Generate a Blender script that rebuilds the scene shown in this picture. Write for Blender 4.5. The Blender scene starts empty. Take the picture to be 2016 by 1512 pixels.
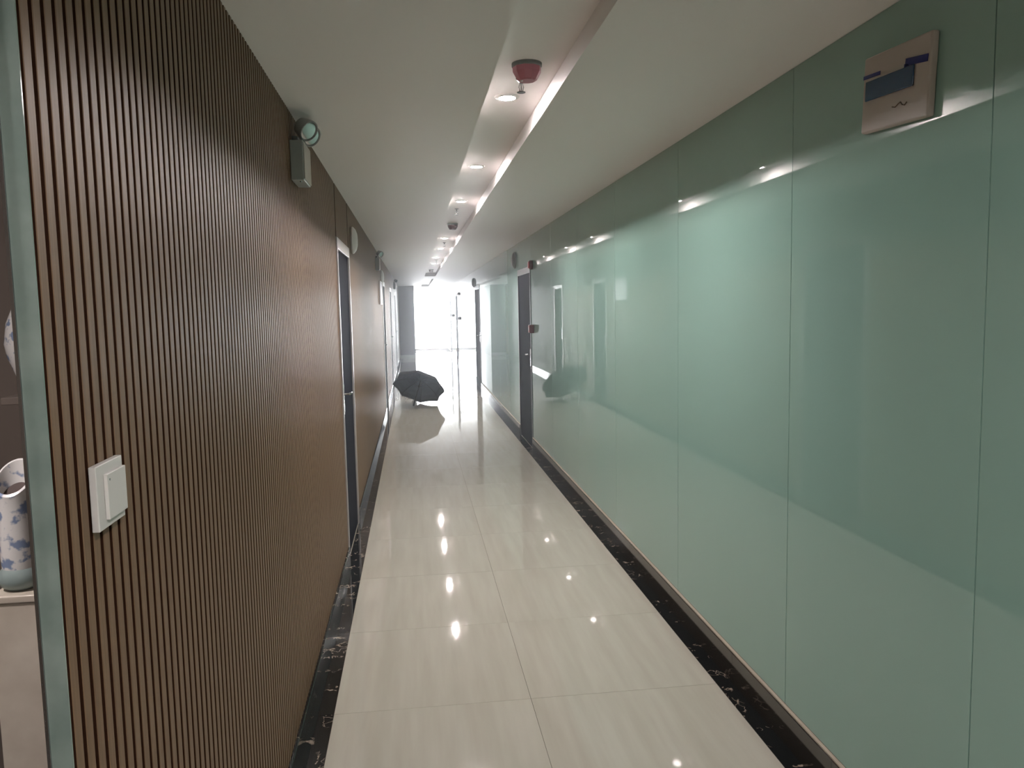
import bpy, bmesh, math, random
from mathutils import Vector, Matrix, Euler
random.seed(7)
S = bpy.context.scene
COL = S.collection

# ------------------------------------------------------------------ camera
FPX = 1550.2
yaw, pitch, roll = 0.12263, 0.09613, 0.01997
cy, sy = math.cos(yaw), math.sin(yaw)
fwd = Vector((sy*math.cos(pitch), cy*math.cos(pitch), -math.sin(pitch)))
rt = Vector((cy, -sy, 0)); dn = fwd.cross(rt)
r2 = rt*math.cos(roll) + dn*math.sin(roll)
d2 = -rt*math.sin(roll) + dn*math.cos(roll)
cam_data = bpy.data.cameras.new('camera'); cam = bpy.data.objects.new('camera', cam_data); COL.objects.link(cam)
Mx = Matrix((( r2.x, -d2.x, -fwd.x, 0), (r2.y, -d2.y, -fwd.y, 0), (r2.z, -d2.z, -fwd.z, 1.6), (0, 0, 0, 1)))
cam.matrix_world = Mx
cam_data.sensor_width = 36; cam_data.lens = FPX/2016*36; cam_data.clip_start = 0.02; cam_data.clip_end = 200
S.camera = cam

# ------------------------------------------------------------------ world and exposure
W = bpy.data.worlds.new('world'); S.world = W; W.use_nodes = True
bg = W.node_tree.nodes['Background']
bg.inputs[0].default_value = (0.93, 0.96, 1.0, 1); bg.inputs[1].default_value = 34.0
S.view_settings.view_transform = 'Standard'; S.view_settings.look = 'None'
S.view_settings.exposure = 0.12; S.view_settings.gamma = 1; S.view_settings.use_curve_mapping = False
LAMP = 2050.0          # emission of each downlight lens
HAZE = 0.0115        # density of the haze volume added for the veil of lens glare
S.cycles.max_bounces = 10; S.cycles.diffuse_bounces = 5; S.cycles.glossy_bounces = 6
S.cycles.transparent_max_bounces = 8; S.cycles.volume_bounces = 1
S.cycles.sample_clamp_indirect = 40; S.cycles.sample_clamp_direct = 0
S.cycles.use_denoising = True
S.cycles.caustics_reflective = True; S.cycles.blur_glossy = 0.2

XL, XR, H = -0.46, 1.306, 2.392      # wall faces and ceiling height
TL, TW = -0.3636, 0.7945             # left edge and width of the pale tiles
Y0, YE = -4.13, 31.07                # ends of the corridor
RX0, RX1, RZ = 0.297, 0.554, 2.462   # light recess

# portal at the end window so the daylight samples well
pl = bpy.data.lights.new('window_daylight', 'AREA'); pl.shape = 'RECTANGLE'; pl.size = 1.30; pl.size_y = 2.39
po = bpy.data.objects.new('window_daylight', pl); COL.objects.link(po)
po.location = (0.653, YE-0.02, 1.196); po.rotation_euler = (-math.pi/2, 0, 0)
pl.cycles.is_portal = True

# ------------------------------------------------------------------ materials
def mat(name, col, rough=0.5, metal=0.0, ior=1.45, emit=None, es=0, coat=0, spec=0.5):
    m = bpy.data.materials.new(name); m.use_nodes = True
    b = m.node_tree.nodes['Principled BSDF']
    b.inputs['Base Color'].default_value = (*col, 1); b.inputs['Roughness'].default_value = rough
    b.inputs['Metallic'].default_value = metal; b.inputs['IOR'].default_value = ior
    b.inputs['Specular IOR Level'].default_value = spec; b.inputs['Coat Weight'].default_value = coat
    b.inputs['Coat Roughness'].default_value = 0.03
    if emit: b.inputs['Emission Color'].default_value = (*emit, 1); b.inputs['Emission Strength'].default_value = es
    return m
def nn(m, t, **k):
    n = m.node_tree.nodes.new(t)
    for a, v in k.items(): setattr(n, a, v)
    return n
def lk(m, a, b): m.node_tree.links.new(a, b)
def bs(m): return m.node_tree.nodes['Principled BSDF']
def noise_col(m, c1, c2, scale=(1, 1, 1), ns=4.0, detail=4, lo=0.35, hi=0.65, rnd=0.0, coord='Object'):
    tc = nn(m, 'ShaderNodeTexCoord'); mp = nn(m, 'ShaderNodeMapping'); mp.inputs['Scale'].default_value = scale
    n = nn(m, 'ShaderNodeTexNoise'); n.inputs['Scale'].default_value = ns; n.inputs['Detail'].default_value = detail
    r = nn(m, 'ShaderNodeValToRGB'); r.color_ramp.elements[0].position = lo; r.color_ramp.elements[1].position = hi
    r.color_ramp.elements[0].color = (*c1, 1); r.color_ramp.elements[1].color = (*c2, 1)
    lk(m, tc.outputs[coord], mp.inputs[0])
    if rnd:
        oi = nn(m, 'ShaderNodeObjectInfo'); vm = nn(m, 'ShaderNodeVectorMath', operation='SCALE')
        cv = nn(m, 'ShaderNodeCombineXYZ'); lk(m, oi.outputs['Random'], cv.inputs[0]); lk(m, oi.outputs['Random'], cv.inputs[1]); lk(m, oi.outputs['Random'], cv.inputs[2])
        lk(m, cv.outputs[0], vm.inputs[0]); vm.inputs['Scale'].default_value = rnd
        ad = nn(m, 'ShaderNodeVectorMath', operation='ADD'); lk(m, mp.outputs[0], ad.inputs[0]); lk(m, vm.outputs[0], ad.inputs[1])
        lk(m, ad.outputs[0], n.inputs['Vector'])
    else: lk(m, mp.outputs[0], n.inputs['Vector'])
    lk(m, n.outputs[0], r.inputs[0]); lk(m, r.outputs[0], bs(m).inputs['Base Color'])
    return n, r

M_slat = mat('brown_laminate_slat', (.14, .085, .055), 0.42, spec=.22)
noise_col(M_slat, (.150, .090, .052), (.205, .128, .076), (60, 60, 1.2), 3, 3, .3, .7, 9)
M_groove = mat('dark_slat_groove', (.030, .012, .006), 0.8, spec=.1)
M_tile = mat('polished_cream_tile', (.6, .56, .47), 0.035, ior=1.5)
noise_col(M_tile, (.410, .388, .328), (.455, .436, .376), (9, .7, 1), 2.2, 3, .3, .7, 30)
M_grout = mat('grey_grout', (.17, .155, .13), 0.8, spec=.1)
M_marble = mat('black_veined_marble', (.012, .013, .014), 0.05, ior=1.5)
def marble(m):
    tc = nn(m, 'ShaderNodeTexCoord'); oi = nn(m, 'ShaderNodeObjectInfo')
    cv = nn(m, 'ShaderNodeCombineXYZ'); vm = nn(m, 'ShaderNodeVectorMath', operation='SCALE'); vm.inputs['Scale'].default_value = 40
    for i in range(3): lk(m, oi.outputs['Random'], cv.inputs[i])
    lk(m, cv.outputs[0], vm.inputs[0])
    ad = nn(m, 'ShaderNodeVectorMath', operation='ADD'); lk(m, tc.outputs['Object'], ad.inputs[0]); lk(m, vm.outputs[0], ad.inputs[1])
    warp = nn(m, 'ShaderNodeTexNoise'); warp.inputs['Scale'].default_value = 9; warp.inputs['Detail'].default_value = 4; lk(m, ad.outputs[0], warp.inputs['Vector'])
    ws = nn(m, 'ShaderNodeVectorMath', operation='SCALE'); ws.inputs['Scale'].default_value = .35; lk(m, warp.outputs['Color'], ws.inputs[0])
    a2 = nn(m, 'ShaderNodeVectorMath', operation='ADD'); lk(m, ad.outputs[0], a2.inputs[0]); lk(m, ws.outputs[0], a2.inputs[1])
    v = nn(m, 'ShaderNodeTexNoise'); v.inputs['Scale'].default_value = 7; v.inputs['Detail'].default_value = 2; lk(m, a2.outputs[0], v.inputs['Vector'])
    r = nn(m, 'ShaderNodeValToRGB'); cr = r.color_ramp
    cr.elements[0].position = .482; cr.elements[0].color = (0, 0, 0, 1); cr.elements[1].position = .5; cr.elements[1].color = (1, 1, 1, 1)
    e = cr.elements.new(.518); e.color = (0, 0, 0, 1); lk(m, v.outputs[0], r.inputs[0])
    mk = nn(m, 'ShaderNodeTexNoise'); mk.inputs['Scale'].default_value = 11; mk.inputs['Detail'].default_value = 1; lk(m, ad.outputs[0], mk.inputs['Vector'])
    r2 = nn(m, 'ShaderNodeValToRGB'); r2.color_ramp.elements[0].position = .51; r2.color_ramp.elements[1].position = .58; lk(m, mk.outputs[0], r2.inputs[0])
    mu = nn(m, 'ShaderNodeMath', operation='MULTIPLY'); lk(m, r.outputs[0], mu.inputs[0]); lk(m, r2.outputs[0], mu.inputs[1])
    mx = nn(m, 'ShaderNodeMix', data_type='RGBA'); mx.inputs['A'].default_value = (.010, .0115, .012, 1); mx.inputs['B'].default_value = (.36, .29, .23, 1)
    lk(m, mu.outputs[0], mx.inputs['Factor']); lk(m, mx.outputs['Result'], bs(m).inputs['Base Color'])
marble(M_marble)
M_skirt = mat('dark_brown_stone', (.030, .026, .022), 0.08, ior=1.75)
M_glass = mat('green_back_painted_glass', (.285, .455, .395), 0.006, ior=1.6)
M_joint = mat('dark_green_joint', (.02, .035, .03), 0.9, spec=.05)
M_ceil = mat('white_ceiling_paint', (.88, .84, .825), 0.6, spec=.3)
M_white = mat('white_plastic', (.62, .60, .58), 0.35)
M_cream = mat('warm_white_plastic', (.46, .41, .37), 0.5)
M_jamb = mat('pale_satin_metal', (.60, .56, .55), 0.28, 0.6)
M_darkjamb = mat('dark_grey_frame', (.05, .055, .065), 0.3)
M_redframe = mat('dark_red_frame', (.16, .04, .04), 0.5, spec=.2)
M_door = mat('slate_door_leaf', (.018, .020, .030), 0.7, ior=1.12, spec=.5)
M_chrome = mat('brushed_steel', (.55, .56, .56), 0.2, 1.0)
M_greensteel = mat('polished_stone_strip', (.40, .47, .44), 0.1)
noise_col(M_greensteel, (.17, .22, .20), (.25, .30, .275), (1, 1, 1), 14, 4, .3, .7)
M_red = mat('red_plastic', (.42, .045, .05), 0.35)
M_redcover = mat('red_dust_cover', (.50, .19, .24), 0.3)
M_darkred = mat('dark_red_plastic', (.10, .03, .035), 0.4)
M_grey = mat('grey_plastic', (.19, .195, .20), 0.45)
M_head = mat('pale_grey_plastic', (.34, .345, .34), 0.4)
M_lens = mat('warm_white_lens', (.9, .9, .9), 0.5, emit=(1.0, .915, .90), es=LAMP)
M_blue = mat('blue_translucent_door', (.008, .05, .13), 0.12)
M_tape = mat('blue_tape', (.006, .012, .15), 0.5)
M_stain = mat('brown_ink', (.13, .095, .06), 0.8)
M_umb = mat('dark_umbrella_cloth', (.050, .056, .072), 0.75)
nt = M_umb.node_tree; tr = nt.nodes.new('ShaderNodeBsdfTranslucent'); tr.inputs[0].default_value = (.20, .24, .30, 1)
ms = nt.nodes.new('ShaderNodeMixShader'); ms.inputs[0].default_value = .5; ou = nt.nodes['Material Output']
nt.links.new(bs(M_umb).outputs[0], ms.inputs[1]); nt.links.new(tr.outputs[0], ms.inputs[2]); nt.links.new(ms.outputs[0], ou.inputs[0])
M_rib = mat('black_metal_rib', (.015, .015, .018), 0.35, 0.5)
M_porc = mat('porcelain', (.72, .70, .68), 0.15)
def porcelain(m):
    tc = nn(m, 'ShaderNodeTexCoord'); n = nn(m, 'ShaderNodeTexNoise'); n.inputs['Scale'].default_value = 38; n.inputs['Detail'].default_value = 3
    lk(m, tc.outputs['Object'], n.inputs['Vector'])
    r = nn(m, 'ShaderNodeValToRGB'); r.color_ramp.elements[0].position = .53; r.color_ramp.elements[0].color = (.66, .64, .62, 1)
    r.color_ramp.elements[1].position = .60; r.color_ramp.elements[1].color = (.20, .25, .37, 1)
    lk(m, n.outputs[0], r.inputs[0]); lk(m, r.outputs[0], bs(m).inputs['Base Color'])
porcelain(M_porc)
M_inside = mat('dark_brown_inside', (.05, .03, .025), 0.7)
M_pot = mat('grey_green_stone', (.22, .27, .26), 0.3)
M_creamstone = mat('cream_marble', (.5, .43, .36), 0.3)
noise_col(M_creamstone, (.48, .42, .35), (.58, .52, .44), (1, 1, 1), 12, 4, .35, .65)
M_brownwall = mat('brown_wall_paint', (.15, .12, .10), 0.6)
M_plaster = mat('grey_plaster', (.20, .19, .18), 0.8)
M_partition = mat('slate_panel', (.038, .040, .054), 0.6)
M_rail = mat('brown_window_rail', (.12, .07, .06), 0.5)
M_notice = mat('pale_notice_face', (.52, .50, .56), 0.4)
M_pane = bpy.data.materials.new('clear_window_glass'); M_pane.use_nodes = True
nt = M_pane.node_tree; nt.nodes.clear()
o_ = nt.nodes.new('ShaderNodeOutputMaterial'); t_ = nt.nodes.new('ShaderNodeBsdfTransparent'); g_ = nt.nodes.new('ShaderNodeBsdfGlossy')
g_.inputs['Roughness'].default_value = 0.01; x_ = nt.nodes.new('ShaderNodeMixShader'); x_.inputs[0].default_value = 0.05
nt.links.new(t_.outputs[0], x_.inputs[1]); nt.links.new(g_.outputs[0], x_.inputs[2]); nt.links.new(x_.outputs[0], o_.inputs[0])

# ------------------------------------------------------------------ helpers
def bm_box(bm, x0, x1, y0, y1, z0, z1, rot=None, c=None):
    v = [Vector((x, y, z)) for x in (x0, x1) for y in (y0, y1) for z in (z0, z1)]
    if rot is not None:
        c = c or Vector(((x0+x1)/2, (y0+y1)/2, (z0+z1)/2)); v = [rot @ (p-c) + c for p in v]
    v = [bm.verts.new(p) for p in v]
    for f in ((0, 1, 3, 2), (4, 6, 7, 5), (0, 4, 5, 1), (2, 3, 7, 6), (0, 2, 6, 4), (1, 5, 7, 3)):
        bm.faces.new([v[i] for i in f])
def bm_lathe(bm, prof, n=32, M=Matrix.Identity(4), caps=True):
    """prof: list of (r, z); revolved about z"""
    rings = []
    for r, z in prof:
        rings.append([bm.verts.new(M @ Vector((r*math.cos(2*math.pi*i/n), r*math.sin(2*math.pi*i/n), z))) for i in range(n)])
    for a, b in zip(rings, rings[1:]):
        for i in range(n): bm.faces.new((a[i], a[(i+1) % n], b[(i+1) % n], b[i]))
    if caps:
        bm.faces.new(rings[0][::-1]); bm.faces.new(rings[-1])
def bm_tube(bm, pts, r, n=8):
    pts = [Vector(p) for p in pts]; rings = []
    for i, p in enumerate(pts):
        t = (pts[min(i+1, len(pts)-1)] - pts[max(i-1, 0)]).normalized()
        a = t.orthogonal().normalized() if i == 0 else (rings_a - t*rings_a.dot(t)).normalized()
        rings_a = a; b = t.cross(a)
        rr = r[i] if isinstance(r, (list, tuple)) else r
        rings.append([bm.verts.new(p + (a*math.cos(2*math.pi*k/n) + b*math.sin(2*math.pi*k/n))*rr) for k in range(n)])
    for a, b in zip(rings, rings[1:]):
        for i in range(n): bm.faces.new((a[i], a[(i+1) % n], b[(i+1) % n], b[i]))
    bm.faces.new(rings[0][::-1]); bm.faces.new(rings[-1])
def obj(name, bm, m, parent=None, smooth=False, bevel=0, loc=None):
    bmesh.ops.recalc_face_normals(bm, faces=bm.faces)
    me = bpy.data.meshes.new(name); bm.to_mesh(me); bm.free()
    if m: me.materials.append(m)
    if smooth:
        for p in me.polygons: p.use_smooth = True
    o = bpy.data.objects.new(name, me); COL.objects.link(o)
    if parent: o.parent = parent
    if loc: o.location = loc
    if bevel:
        b = o.modifiers.new('bevel', 'BEVEL'); b.width = bevel; b.segments = 3; b.limit_method = 'ANGLE'; b.angle_limit = .6
        if not smooth:
            for p in me.polygons: p.use_smooth = True
            w = o.modifiers.new('wn', 'WEIGHTED_NORMAL')
    elif smooth:
        e = o.modifiers.new('es', 'EDGE_SPLIT'); e.split_angle = .7
    return o
def box(name, x0, x1, y0, y1, z0, z1, m, parent=None, bevel=0):
    bm = bmesh.new(); bm_box(bm, x0, x1, y0, y1, z0, z1); return obj(name, bm, m, parent, bevel=bevel)
def struct(o): o['kind'] = 'structure'; return o
def tag(o, label, cat, group=None):
    o['label'] = label; o['category'] = cat
    if group: o['group'] = group
    return o
def thing(name, loc, label, cat, group=None, rot=(0, 0, 0)):
    o = bpy.data.objects.new(name, None); COL.objects.link(o); o.location = loc; o.rotation_euler = rot; o.empty_display_size = .1
    return tag(o, label, cat, group)
def sempty(name, loc=(0, 0, 0)):
    o = bpy.data.objects.new(name, None); COL.objects.link(o); o.location = loc; return struct(o)
def piece(name, mesh, loc, parent):
    o = bpy.data.objects.new(name, mesh); COL.objects.link(o); o.location = loc; o.parent = parent; return o
def box_mesh(name, sx, sy, sz, m, bev=0.0):
    """a box from (0,0,0) to (sx,sy,sz)"""
    bm = bmesh.new(); bm_box(bm, 0, sx, 0, sy, 0, sz)
    if bev: bmesh.ops.bevel(bm, geom=[e for e in bm.edges if abs(e.verts[0].co.z-sz) < 1e-6 and abs(e.verts[1].co.z-sz) < 1e-6], offset=bev, segments=1, affect='EDGES')
    bmesh.ops.recalc_face_normals(bm, faces=bm.faces)
    me = bpy.data.meshes.new(name); bm.to_mesh(me); bm.free(); me.materials.append(m); return me
def copy_thing(root, loc, label, rot=None, names=None):
    c = root.copy(); COL.objects.link(c); c.location = loc; c['label'] = label
    if rot: c.rotation_euler = rot
    for ch in root.children:
        k = ch.copy(); COL.objects.link(k); k.parent = c
        for g in ch.children:
            q = g.copy(); COL.objects.link(q); q.parent = k
    return c

# ------------------------------------------------------------------ floor
floor = struct(box('floor', XL-.3, XR+.3, Y0, YE+.3, -.12, -.0085, M_grout))
J = .0016
me_t = box_mesh('tile', TW-J, .8-J, .0085, M_tile)
me_bl = box_mesh('border_tile', (TL-XL)-J, .8-J, .0085, M_marble)
me_br = box_mesh('border_tile', XR-(TL+2*TW)-J, .8-J, .0085, M_marble)
k = 0
while Y0 + .8*k < YE-.1:
    y = Y0+.8*k
    for i in range(2): piece('tile', me_t, (TL+i*TW+J/2, y, -.0085), floor)
    piece('border_tile', me_bl, (XL+J/2, y, -.0085), floor)
    piece('border_tile', me_br, (TL+2*TW+J/2, y, -.0085), floor)
    k += 1

# ------------------------------------------------------------------ ceiling with the light recess
bm = bmesh.new()
bm_box(bm, XL-.06, RX0, Y0, YE, H, H+.13)
bm_box(bm, RX1, XR+.06, Y0, YE, H, H+.13)
bm_box(bm, RX0, RX1, Y0, YE, RZ, H+.13)
bm_box(bm, RX0, RX1, 19.0, 20.6, H, RZ)
bm_box(bm, RX0, RX1, 27.4, YE, H, RZ)
bm_box(bm, RX0, RX1, Y0, -3.6, H, RZ)
ceiling = struct(obj('ceiling', bm, M_ceil))

# ------------------------------------------------------------------ doors
DL = [(5.04, 5.97), (12.35, 13.3), (16.1, 17.05), (20.35, 21.2)]
DR = [(8.72, 9.78), (15.5, 16.7), (23.3, 24.3), (27.2, 28.1)]
DH = 2.062
def door(n, side, y0, y1, fm, lab):
    """side -1: left wall (faces +x); side 1: right wall (faces -x)"""
    X = XL if side < 0 else XR; s = -side
    root = sempty('door_%d' % n, (X, (y0+y1)/2, 0)); w = (y1-y0)/2
    def bx(name, a, b, ya, yb, za, zb, m, par, bev=0):
        return box(name, min(s*a, s*b), max(s*a, s*b), ya, yb, za, zb, m, par, bev)
    bm = bmesh.new(); fw = .040
    for (ya, yb, za, zb) in ((-w, -w+fw, 0, DH), (w-fw, w, 0, DH), (-w+fw, w-fw, DH-.072, DH)):
        a, b = sorted((s*-.03, s*.007)); bm_box(bm, a, b, ya, yb, za, zb)
    obj('frame', bm, fm, root, bevel=.002)
    leaf = bx('leaf', -.055, -.004, -w+fw+.003, w-fw-.003, .006, DH-.075, M_door, root, .002)
    bm = bmesh.new()
    hy = -w+fw+.06
    bm_box(bm, *sorted((s*-.004, s*.003)), hy-.022, hy+.022, .94, 1.14)
    bm_tube(bm, [(s*-.006, hy, 1.07), (s*.035, hy, 1.07), (s*.04, hy+.02, 1.07), (s*.04, hy+.12, 1.065)], .008, 8)
    obj('handle', bm, M_chrome, leaf, smooth=True)
    # closed void behind the leaf
    bx('backing', -.075, -.056, -w, w, 0, DH, M_plaster, root)
    return root
n = 1
for (a, b) in DL:
    door(n, -1, a, b, M_jamb, ''); n += 1
for (a, b) in DR:
    door(n, 1, a, b, M_darkjamb if a < 20 else M_redframe, ''); n += 1

# ------------------------------------------------------------------ left wall of vertical slats
YW0 = 1.046; YW1 = 26.3; SK = .090; SKR = .138
def segs(y0, y1, ds):
    out = []; c = y0
    for a, b in ds:
        out.append((c, a)); c = b
    out.append((c, y1)); return out
bm = bmesh.new()
for a, b in segs(YW0, YW1, DL): bm_box(bm, XL-.0245, XL-.008, a, b, 0, H)
for a, b in DL: bm_box(bm, XL-.0245, XL-.008, a, b, DH, H)
wall_left = struct(obj('wall_left', bm, M_groove))
PITCH = .0343; SW = .0232
prof = [(XL-.008, 0), (XL-.0008, .0), (XL, .0014), (XL, SW-.0014), (XL-.0008, SW), (XL-.008, SW)]
def slat_bm(bm, y, z0, z1):
    v0 = [bm.verts.new((x, y+q, z0)) for x, q in prof]; v1 = [bm.verts.new((x, y+q, z1)) for x, q in prof]
    for i in range(len(prof)-1):
        f = bm.faces.new((v0[i], v0[i+1], v1[i+1], v1[i])); f.material_index = 1 if i in (0, len(prof)-2) else 0
    bm.faces.new(v0[::-1]); bm.faces.new(v1)
def slat_mesh(z0, z1):
    bm = bmesh.new(); slat_bm(bm, 0, z0, z1); bmesh.ops.recalc_face_normals(bm, faces=bm.faces)
    me = bpy.data.meshes.new('slat'); bm.to_mesh(me); bm.free(); me.materials.append(M_slat); me.materials.append(M_groove); return me
me_full = slat_mesh(SK, H); me_short = slat_mesh(DH+.004, H)
y = YW0+.0095; cnt = 0; rest = bmesh.new()
while y+SW < YW1:
    over = [d for d in DL if y < d[1] and y+SW > d[0]]
    inside = [d for d in over if y >= d[0]-.002 and y+SW <= d[1]+.002]
    if over and not inside:
        y += PITCH; continue
    if cnt < 300:
        piece('slat', me_short if inside else me_full, (0, y, 0), wall_left); cnt += 1
    else: slat_bm(rest, y, DH+.004 if inside else SK, H)
    y += PITCH
r_ = obj('slat', rest, M_slat, wall_left); r_.data.materials.append(M_groove); r_['kind'] = 'stuff'
# steel strip closing the near end of the slatted wall
strip = struct(box('trim_1', XL-.0255, XL+.0005, 1.0425, 1.0455, 0, H, M_greensteel))
struct(box('trim_2', XL-.030, XL-.0258, 1.0405, 1.0455, 0, H, M_chrome))

# left wall behind the camera and round the alcove
bm = bmesh.new()
bm_box(bm, XL-.06, XL, Y0, -.35, 0, H)
struct(obj('wall_left_rear', bm, M_brownwall))
# alcove on the left, seen past the steel strip
bm = bmesh.new()
bm_box(bm, -1.9, XL-.06, -.41, -.35, 0, H)
bm_box(bm, -1.9, XL-.0255, 2.5, 2.56, 0, H)
bm_box(bm, -1.96, -1.9, -.41, 2.56, 0, H)
struct(obj('wall_alcove', bm, M_brownwall))
struct(box('floor_alcove', -1.9, XL-.0005, -.35, 2.5, -.12, -.001, M_door))
struct(box('ceiling_alcove', -1.9, XL-.06, -.35, 2.5, H, H+.06, M_ceil))

# ------------------------------------------------------------------ right wall of green glass panels
bm = bmesh.new()
for a, b in segs(Y0, YE, DR): bm_box(bm, XR+.008, XR+.03, a, b, 0, H)
for a, b in DR: bm_box(bm, XR+.008, XR+.03, a, b, DH, H)
wall_right = struct(obj('wall_right', bm, M_joint))
G = .004
def gpanel(a, b, z0, z1):
    bm = bmesh.new(); bm_box(bm, 0, .008, 0, b-a-G, z0, z1)
    o = obj('glass_panel', bm, M_glass, wall_right, loc=(XR, a+G/2, 0)); return o
cuts = [Y0, -3.1, -1.9, -.73, .47, 1.67, 2.616, 3.795, 5.03, 6.22, 7.42, 8.72, 'd', 9.78, 10.9, 12.05, 13.2, 14.35, 15.5, 'd', 16.7, 17.9, 19.1, 20.3, 21.7, 23.3, 'd', 24.3, 25.75, 27.2, 'd', 28.1, 29.5, YE]
prev = None; isd = False
for c in cuts:
    if c == 'd': isd = True; continue
    if prev is not None:
        gpanel(prev, c, DH+.003 if isd else SKR+.002, H-.001)
    prev = c; isd = False

# ------------------------------------------------------------------ skirting of black marble
bl = sempty('baseboard_left'); br = sempty('baseboard_right')
def skirt(par, x0, x1, segl, SK, m):
    for a, b in segl:
        y = a
        while y < b-.02:
            e = min(b, Y0+.8*(math.floor((y-Y0)/.8+1e-6)+1))
            bm = bmesh.new(); bm_box(bm, x0, x1, 0, e-y-.0015, 0.0005, SK)
            bmesh.ops.bevel(bm, geom=[q for q in bm.edges if q.verts[0].co.z > SK-1e-4 and q.verts[1].co.z > SK-1e-4], offset=.0025, segments=1, affect='EDGES')
            obj('skirting_tile', bm, m, par, loc=(0, y, 0)); y = e
skirt(bl, XL-.002, XL+.011, segs(YW0, YW1, DL), SK, M_marble)
M_litedge = mat('beige_lit_edge', (.42, .36, .29), 0.5)  # beige puts the lit top edge of the skirting into the colour
skirt(br, XR-.013, XR+.0015, segs(Y0, YE, DR), SKR-.009, M_skirt)
for a, b in segs(Y0, YE, DR): box('lit_edge', XR-.011, XR+.0015, a+.001, b-.001, SKR-.0088, SKR, M_litedge, br, .002)

# ------------------------------------------------------------------ end partition, window, rear wall
bm = bmesh.new(); bm_box(bm, XL-.03, 0.045, 26.3, YE, .0, H)
struct(obj('wall_end', bm, M_partition))
struct(box('baseboard_end', XL, .05, 26.285, 26.3, .001, .12, M_grey))
wn = sempty('window_1', (0.653, YE, 0))
bm = bmesh.new()
bm_box(bm, -.653, .653, -.03, .03, 0.0, .085)
obj('bottom_rail', bm, M_rail, wn, bevel=.003)
bm = bmesh.new()
bm_box(bm, -.653, -.635, -.03, .03, .085, H); bm_box(bm, .635, .653, -.03, .03, .085, H); bm_box(bm, -.635, .635, -.03, .03, H-.03, H)
obj('window_frame', bm, M_jamb, wn, bevel=.003)
box('pane', -.635, .635, -.004, .004, .085, H-.03, M_pane, wn)
struct(box('wall_rear', XL-.1, XR+.1, Y0-.08, Y0, 0, H+.13, M_plaster))

# ------------------------------------------------------------------ downlights
dl_y = [3.3, 4.87, 6.42, 9.70, 11.35, 13.3, 14.95, .1, -1.5, -3.1]
dl_lab = ['lit round ceiling downlight just beyond the nearest red smoke detector, largest in view',
          'second lit round downlight in the ceiling recess from the camera',
          'third lit round downlight, just before the dark red smoke detector',
          'lit round downlight just beyond the dark red smoke detector halfway along',
          'fifth lit round downlight along the ceiling recess',
          'sixth lit round downlight, small and far along the recess',
          'farthest lit round downlight in the ceiling recess',
          'lit round ceiling downlight right above the camera', 'lit round ceiling downlight just behind the camera', 'lit round ceiling downlight farther behind the camera, by the rear wall']
def downlight():
    t = thing('downlight', (.41, dl_y[0], RZ), dl_lab[0], 'light', 'downlights in the ceiling recess')
    bm = bmesh.new(); bm_lathe(bm, [(.0345, -.0005), (.0345, -.0065), (.037, -.007), (.050, -.003), (.052, 0)], 32, caps=False)
    obj('trim_ring', bm, M_white, t, smooth=True)
    bm = bmesh.new(); bm_lathe(bm, [(.001, -.0095), (.014, -.0090), (.025, -.0070), (.032, -.0040), (.0335, -.001)], 28)
    obj('lens', bm, M_lens, t, smooth=True)
    return t
d0 = downlight()
for yy, lb in zip(dl_y[1:], dl_lab[1:]): copy_thing(d0, (.41, yy, RZ), lb)

copy_thing(d0, (-1.15, .95, H), 'unseen downlight added in the alcove ceiling, left of the slatted wall')  # unseen lamp added to brighten the post and vases

# ------------------------------------------------------------------ smoke detectors
def detector(loc, mcover, mbase, lab):
    t = thing('smoke_detector', loc, lab, 'smoke detector', 'smoke detectors in the ceiling recess')
    bm = bmesh.new(); bm_lathe(bm, [(.050, -.014), (.054, -.010), (.054, 0)], 28); obj('base', bm, mbase, t, smooth=True)
    bm = bmesh.new(); bm_lathe(bm, [(.030, -.060), (.036, -.056), (.0505, -.030), (.0515, -.014)], 10); obj('cover', bm, mcover, t)
    bm = bmesh.new(); bm_lathe(bm, [(.004, -.063), (.005, -.060)], 10, Matrix.Translation((-.02, -.006, 0))); obj('indicator', bm, M_white, t)
    return t
detector((.428, 2.86, RZ), M_redcover, M_grey, 'nearest smoke detector, in a red dust cover, on the ceiling above the first downlight')
detector((.425, 8.1, RZ), M_darkred, M_grey, 'dark red smoke detector between the third and fourth downlights')
detector((.42, 17.2, RZ), M_darkred, M_grey, 'farthest dark smoke detector, near the far end of the light recess')

# ------------------------------------------------------------------ sprinklers
def sprinkler(loc, lab, z):
    t = thing('sprinkler', loc, lab, 'sprinkler', 'pendent sprinklers in the ceiling')
    bm = bmesh.new(); bm_lathe(bm, [(.0065, -.02), (.0065, -.008), (.016, -.006), (.020, 0)], 16); obj('pipe', bm, M_grey, t, smooth=True)
    bm = bmesh.new()
    for s_ in (-1, 1): bm_tube(bm, [(s_*.005, 0, -.02), (s_*.009, 0, -.032), (s_*.006, 0, -.045), (0, 0, -.05)], .0022, 6)
    bm_tube(bm, [(0, 0, -.02), (0, 0, -.05)], .0025, 6)
    obj('frame_arms', bm, M_chrome, t, smooth=True)
    bm = bmesh.new(); bm_lathe(bm, [(.016, -.0525), (.0165, -.0505)], 12); obj('deflector', bm, M_grey, t)
    return t
sprinkler((.432, 3.04, RZ), 'small pendent sprinkler between the nearest red detector and the first downlight', RZ)
sprinkler((.40, 6.9, RZ), 'small sprinkler tip just beyond the third downlight', RZ)
sprinkler((.43, 10.35, RZ), 'small dark sprinkler between the fourth and fifth downlights', RZ)
sprinkler((.44, 14.2, RZ), 'small dark sprinkler between the sixth and farthest downlights', RZ)
sprinkler((.63, 29.0, H), 'small sprinkler on the ceiling at the window, left one of two', H)
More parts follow.
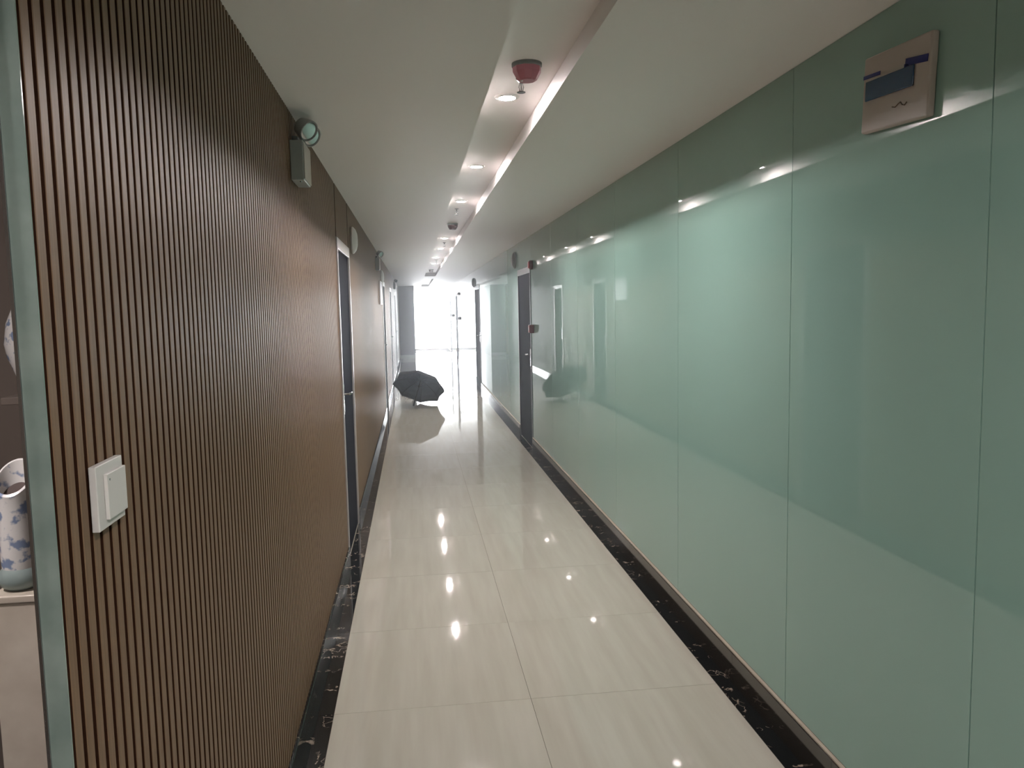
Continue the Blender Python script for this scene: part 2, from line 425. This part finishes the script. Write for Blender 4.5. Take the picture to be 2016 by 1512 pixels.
sprinkler((.99, 29.0, H), 'small sprinkler on the ceiling at the window, right one of two', H)

# ------------------------------------------------------------------ emergency lights on the left wall
def emergency(loc, lab, sc=1.0):
    t = thing('emergency_light', loc, lab, 'emergency light', 'twin-head emergency lights on the slatted wall')
    box('body', .001, .052, 0, .20, 0, .155, M_grey if sc != 1 else mat('grey_white_housing', (.30, .32, .31), .4), t, .004)
    box('front_cover', .0525, .056, .004, .196, .006, .150, M_cream, t, .002)
    box('bracket', .006, .030, .03, .17, .155, .175, M_grey, t, .002)
    for q in (.045, .150):
        d = Vector((.62, -.45, -.50)).normalized()
        R = d.to_track_quat('Z', 'Y').to_matrix().to_4x4(); Mh = Matrix.Translation((.060, q, .205)) @ R
        bm = bmesh.new(); bm_lathe(bm, [(.018, -.035), (.034, -.028), (.043, .008), (.043, .022), (.040, .024), (.039, .018), (.001, .016)], 28, Mh)
        h = obj('lamp_head', bm, M_head, t, smooth=True)
        bm = bmesh.new(); bm_lathe(bm, [(.038, .0185), (.030, .0225), (.001, .024)], 24, Mh)
        obj('lens', bm, M_chrome, h, smooth=True)
    bm = bmesh.new()
    bm_lathe(bm, [(.004, -.004), (.005, .001)], 10, Matrix.Translation((.035, .03, 0))); obj('test_button', bm, M_chrome, t)
    return t
e0 = emergency((XL, 3.235, 2.118), 'grey twin-head emergency light high on the slatted wall, nearest one')
copy_thing(e0, (XL, 10.25, 2.118), 'grey twin-head emergency light past the first door on the slatted wall')
copy_thing(e0, (XL, 19.6, 2.118), 'tiny farthest twin-head emergency light near the end of the slatted wall')

# ------------------------------------------------------------------ domed wall fixtures
def dome(loc, side, lab, m):
    t = thing('domed_wall_fixture', loc, lab, 'wall fixture', 'round domed fixtures above the doors')
    R = Matrix.Rotation(math.pi/2*(-side), 4, 'Y')
    bm = bmesh.new(); bm_lathe(bm, [(.100, .001), (.104, .006), (.104, .014)], 36, R); obj('back_plate', bm, m, t, smooth=True)
    bm = bmesh.new(); bm_lathe(bm, [(.103, .0142), (.098, .022), (.080, .036), (.050, .046), (.001, .050)], 36, R); obj('dome', bm, m, t, smooth=True)
    return t
dome((XL, 6.32, 2.150), -1, 'white round domed fixture on the slatted wall just past the first door', M_white)
dome((XL, 11.95, 2.10), -1, 'small far domed fixture on the slatted wall beside the pale notice', M_white)
dome((XR, 10.0, 2.20), 1, 'grey round domed fixture on the glass wall, high past its first door', M_grey)
dome((XR, 16.85, 2.15), 1, 'small dark domed fixture above the second dark door of the glass wall', M_grey)

# ------------------------------------------------------------------ notice plates on the left wall
t = thing('notice_plate', (XL, 11.45, 1.70), 'pale lavender notice plate beside the second door on the slatted wall', 'sign')
box('panel', .001, .018, -.36, .36, 0, .30, M_notice, t, .002)
bm = bmesh.new()
for (a, b, c, d) in ((-.372, -.36, -.012, .312), (.36, .372, -.012, .312), (-.36, .36, -.012, 0), (-.36, .36, .30, .312)): bm_box(bm, .001, .022, a, b, c, d)
obj('border', bm, M_jamb, t)

# ------------------------------------------------------------------ call points and sounders on the right wall
def callpoint(loc, lab):
    t = thing('call_point', loc, lab, 'fire alarm', 'red call points on the glass wall')
    box('housing', -.050, -.001, -.045, .045, -.045, .045, M_darkred, t, .004)  # darker red than the face: shade of the sides put into the colour
    box('face', -.053, -.0505, -.036, .036, -.036, .036, M_red, t, .001)
    box('press_window', -.0545, -.0532, -.018, .018, -.018, .018, M_white, t, .0005)
    return t
c0 = callpoint((XR, 8.57, 1.368), 'red square call point on the glass wall beside its first door')
copy_thing(c0, (XR, 22.4, 1.34), 'tiny dark call point on the glass wall before its third door')
copy_thing(c0, (XR, 25.9, 1.40), 'farthest tiny call point, nearest the end window')
def sounder(loc, lab):
    t = thing('alarm_sounder', loc, lab, 'fire alarm', 'round alarm sounders on the glass wall')
    R = Matrix.Rotation(-math.pi/2, 4, 'Y')
    bm = bmesh.new(); bm_lathe(bm, [(.048, .001), (.050, .004), (.050, .030), (.046, .036)], 28, R); obj('housing', bm, M_darkred, t, smooth=True)
    bm = bmesh.new(); bm_lathe(bm, [(.040, .0362), (.034, .048), (.001, .052)], 28, R); obj('horn_cover', bm, M_red, t, smooth=True)
    return t
s0 = sounder((XR, 8.57, 2.064), 'dark round alarm sounder above the call point at the first glass-wall door')
copy_thing(s0, (XR, 22.4, 2.03), 'tiny round alarm sounder on the glass wall before its third door')

# ------------------------------------------------------------------ switch on the left wall
t = thing('light_switch', (XL, 1.153, 1.295), 'white rocker light switch on the slatted wall', 'switch')
box('plate', .0005, .011, 0, .100, 0, .094, M_white, t, .0015)
box('rocker', .0112, .017, .024, .096, .012, .079, M_white, t, .0012)
bm = bmesh.new(); bm_lathe(bm, [(.0018, 0), (.0018, .0006)], 10, Matrix.Translation((.017, .032, .070)) @ Matrix.Rotation(math.pi/2, 4, 'Y')); obj('indicator', bm, M_grey, t)

# ------------------------------------------------------------------ distribution box on the right wall
t = thing('distribution_box', (XR, 1.87, 2.055), 'warm white electrical box with blue window door and blue tape on green glass', 'electrical box')
cb = box('cover', -.022, -.0005, 0, .295, 0, .205, M_cream, t, .006)
t.rotation_euler = (math.radians(3.5), 0, 0)
bm = bmesh.new(); bm_box(bm, -.0275, -.0225, .060, .275, .085, .138)
w_ = obj('window_door', bm, M_blue, t, bevel=.008)
bm = bmesh.new()
pts = [(-.0232, .085, .050), (-.0232, .093, .044), (-.0232, .104, .047), (-.0232, .112, .055), (-.0232, .122, .052), (-.0232, .134, .046), (-.0232, .148, .049)]
bm_tube(bm, pts, .0014, 5); obj('scribble', bm, M_stain, t)
def tape(y0, y1, z0, z1, rot):
    bm = bmesh.new(); bm_box(bm, -.0242, -.0228, y0, y1, z0, z1, Matrix.Rotation(rot, 3, 'X')); o = obj('tape', bm, M_tape, t); o['label'] = 'blue tape'
tape(.008, .100, .137, .155, .10); tape(.085, .105, .120, .146, .1); tape(.212, .292, .146, .156, .02)

# ------------------------------------------------------------------ umbrella lying open on the floor
R_ = .445; DEP = .17; N = 8
dvec = Vector((-.25, -.62, -.74)).normalized()     # direction the umbrella opens towards
upv = -dvec
C0 = Vector((.05, 13.25, .275))                    # centre of the rim circle
q = upv.to_track_quat('Z', 'Y'); q = q @ Euler((0, 0, math.radians(14))).to_quaternion()
t = thing('umbrella', (0, 0, 0), 'open dark umbrella resting tilted on the polished floor by the slatted wall', 'umbrella')
Mu = Matrix.Translation(C0) @ q.to_matrix().to_4x4()
# make sure the lowest rib tip just touches the floor
tips = [Mu @ Vector((R_*math.cos(2*math.pi*i/N), R_*math.sin(2*math.pi*i/N), 0)) for i in range(N)]
lift = .006 - min(p.z for p in tips)
t.location = C0 + Vector((0, 0, lift)); t.rotation_euler = q.to_euler()
bm = bmesh.new(); rings = []
SUB = 6; RG = 8; n_ = N*SUB
top = bm.verts.new((0, 0, DEP))
for j in range(1, RG+1):
    f = j/RG; ring = []
    for i in range(n_):
        a = 2*math.pi*i/n_; ph = (i % SUB)/SUB
        sag = 1 - .12*math.sin(math.pi*ph)*f            # scalloped hem between ribs
        zz = DEP*math.cos(f*math.pi/2)**.85
        rr = R_*math.sin(f*math.pi/2*.98)/math.sin(math.pi/2*.98)*sag
        ring.append(bm.verts.new((rr*math.cos(a), rr*math.sin(a), zz - .0*f)))
    rings.append(ring)
for i in range(n_): bm.faces.new((top, rings[0][i], rings[0][(i+1) % n_]))
for a_, b_ in zip(rings, rings[1:]):
    for i in range(n_): bm.faces.new((a_[i], b_[i], b_[(i+1) % n_], a_[(i+1) % n_]))
can = obj('canopy', bm, M_umb, t, smooth=False)
for p in can.data.polygons: p.use_smooth = False
so = can.modifiers.new('solid', 'SOLIDIFY'); so.thickness = .0012
for i in range(N):
    a = 2*math.pi*i/N; pts = []
    for j in range(0, 9):
        f = .06+.94*j/8
        rr = R_*math.sin(f*math.pi/2*.98)/math.sin(math.pi/2*.98); zz = DEP*math.cos(f*math.pi/2)**.85 if f < 1 else 0
        pts.append(((rr-.002)*math.cos(a), (rr-.002)*math.sin(a), zz-.004))
    bm = bmesh.new(); bm_tube(bm, pts, .0022, 5)
    rb = obj('rib', bm, M_rib, t)
    bm = bmesh.new(); bm_tube(bm, [(.010*math.cos(a), .010*math.sin(a), .03), (.20*math.cos(a), .20*math.sin(a), DEP*.80)], .0018, 5)
    obj('stretcher', bm, M_rib, rb)
bm = bmesh.new(); bm_tube(bm, [(0, 0, DEP+.035), (0, 0, DEP+.01), (0, 0, .03), (0, 0, -.22)], [.003, .005, .0055, .006], 10); obj('shaft', bm, M_rib, t)
bm = bmesh.new(); bm_lathe(bm, [(.009, .012), (.012, .020), (.012, .045), (.008, .05)], 14); obj('runner', bm, M_rib, t)
HL = (C0.z+lift-.016)/(-dvec.z)
bm = bmesh.new(); bm_lathe(bm, [(.008, -HL+.012), (.016, -HL+.018), (.017, -HL+.06), (.012, -.225), (.008, -.218)], 16); obj('handle', bm, M_rib, t, smooth=True)
bm = bmesh.new(); bm_tube(bm, [(.012, 0, -HL+.03), (.03, .05, -HL+.045), (.015, .09, -HL+.06), (.005, .05, -HL+.04)], .002, 5); obj('wrist_strap', bm, M_rib, t)

# ------------------------------------------------------------------ porcelain in the alcove
t = thing('stone_post', (-.708, 1.50, 0), 'cream marble post at the left edge carrying a porcelain pot', 'post')
box('shaft', -.052, .045, -.045, .045, .001, 1.095, M_creamstone, t, .003)
box('cap', -.054, .047, -.048, .048, 1.0955, 1.11, M_creamstone, t, .003)
t = thing('brush_pot', (-.724, 1.50, 1.1105), 'white brush pot with blue floral pattern on the cream post', 'vase')
bm = bmesh.new(); bm_lathe(bm, [(.024, 0), (.034, .008), (.038, .020), (.034, .034), (.030, .040)], 32); obj('foot', bm, M_pot, t, smooth=True)
bm = bmesh.new()
n_ = 36
def ring_at(r, z, tilt):
    return [bm.verts.new((r*math.cos(2*math.pi*i/n_), r*math.sin(2*math.pi*i/n_), z + tilt*r*math.sin(2*math.pi*i/n_))) for i in range(n_)]
rg = [ring_at(.030, .040, 0), ring_at(.031, .06, 0), ring_at(.029, .12, .1), ring_at(.029, .17, .6), ring_at(.031, .203, .95), ring_at(.0275, .204, .95), ring_at(.0245, .17, .6), ring_at(.024, .06, 0)]
for a_, b_ in zip(rg, rg[1:]):
    for i in range(n_): bm.faces.new((a_[i], a_[(i+1) % n_], b_[(i+1) % n_], b_[i]))
bm.faces.new(rg[0]); bm.faces.new(rg[-1])
pb = obj('body', bm, M_porc, t, smooth=True)
bm = bmesh.new(); bm.faces.new(ring_at(.0238, .168, .9)); obj('inside', bm, M_inside, pb)
t = thing('wall_shelf', (-.86, 2.28, 1.375), 'small brown shelf under the blue and white vase', 'shelf')
box('board', -.035, .10, -.10, .21, 0, .02, M_brownwall, t, .002)
box('bracket', -.01, .01, .04, .21, -.12, -.0005, M_brownwall, t)
t = thing('porcelain_vase', (-1.055, 2.28, 1.396), 'white bellied vase with blue flowers on brown shelf, behind the steel strip', 'vase')
t.location = (-.905-.12, 2.28, 1.396)
t.location.x = -1.035
bm = bmesh.new(); bm_lathe(bm, [(.022, 0), (.024, .01), (.036, .05), (.053, .10), (.058, .135), (.050, .19), (.034, .23), (.022, .26), (.020, .29), (.028, .31), (.024, .311), (.016, .29)], 40); obj('body', bm, M_porc, t, smooth=True)
for o in S.objects:
    if o.name.startswith('wall_shelf'): o.location.x = -1.035

# ------------------------------------------------------------------ thin haze volume added for the veil of lens glare
if HAZE:
    hm = bpy.data.materials.new('glare_haze'); hm.use_nodes = True; nt = hm.node_tree; nt.nodes.clear()
    o_ = nt.nodes.new('ShaderNodeOutputMaterial'); v_ = nt.nodes.new('ShaderNodeVolumeScatter')
    v_.inputs['Color'].default_value = (.90, .94, 1, 1); v_.inputs['Density'].default_value = HAZE; v_.inputs['Anisotropy'].default_value = .74
    nt.links.new(v_.outputs[0], o_.inputs['Volume'])
    hz = box('haze', XL+.012, XR-.012, 4.0, YE-.06, .01, H-.002, hm); hz['kind'] = 'stuff'
    tag(hz, 'thin haze volume added for the lens glare towards the window', 'haze')
    hz.data.materials[0].cycles.homogeneous_volume = True if hasattr(hz.data.materials[0].cycles, 'homogeneous_volume') else True
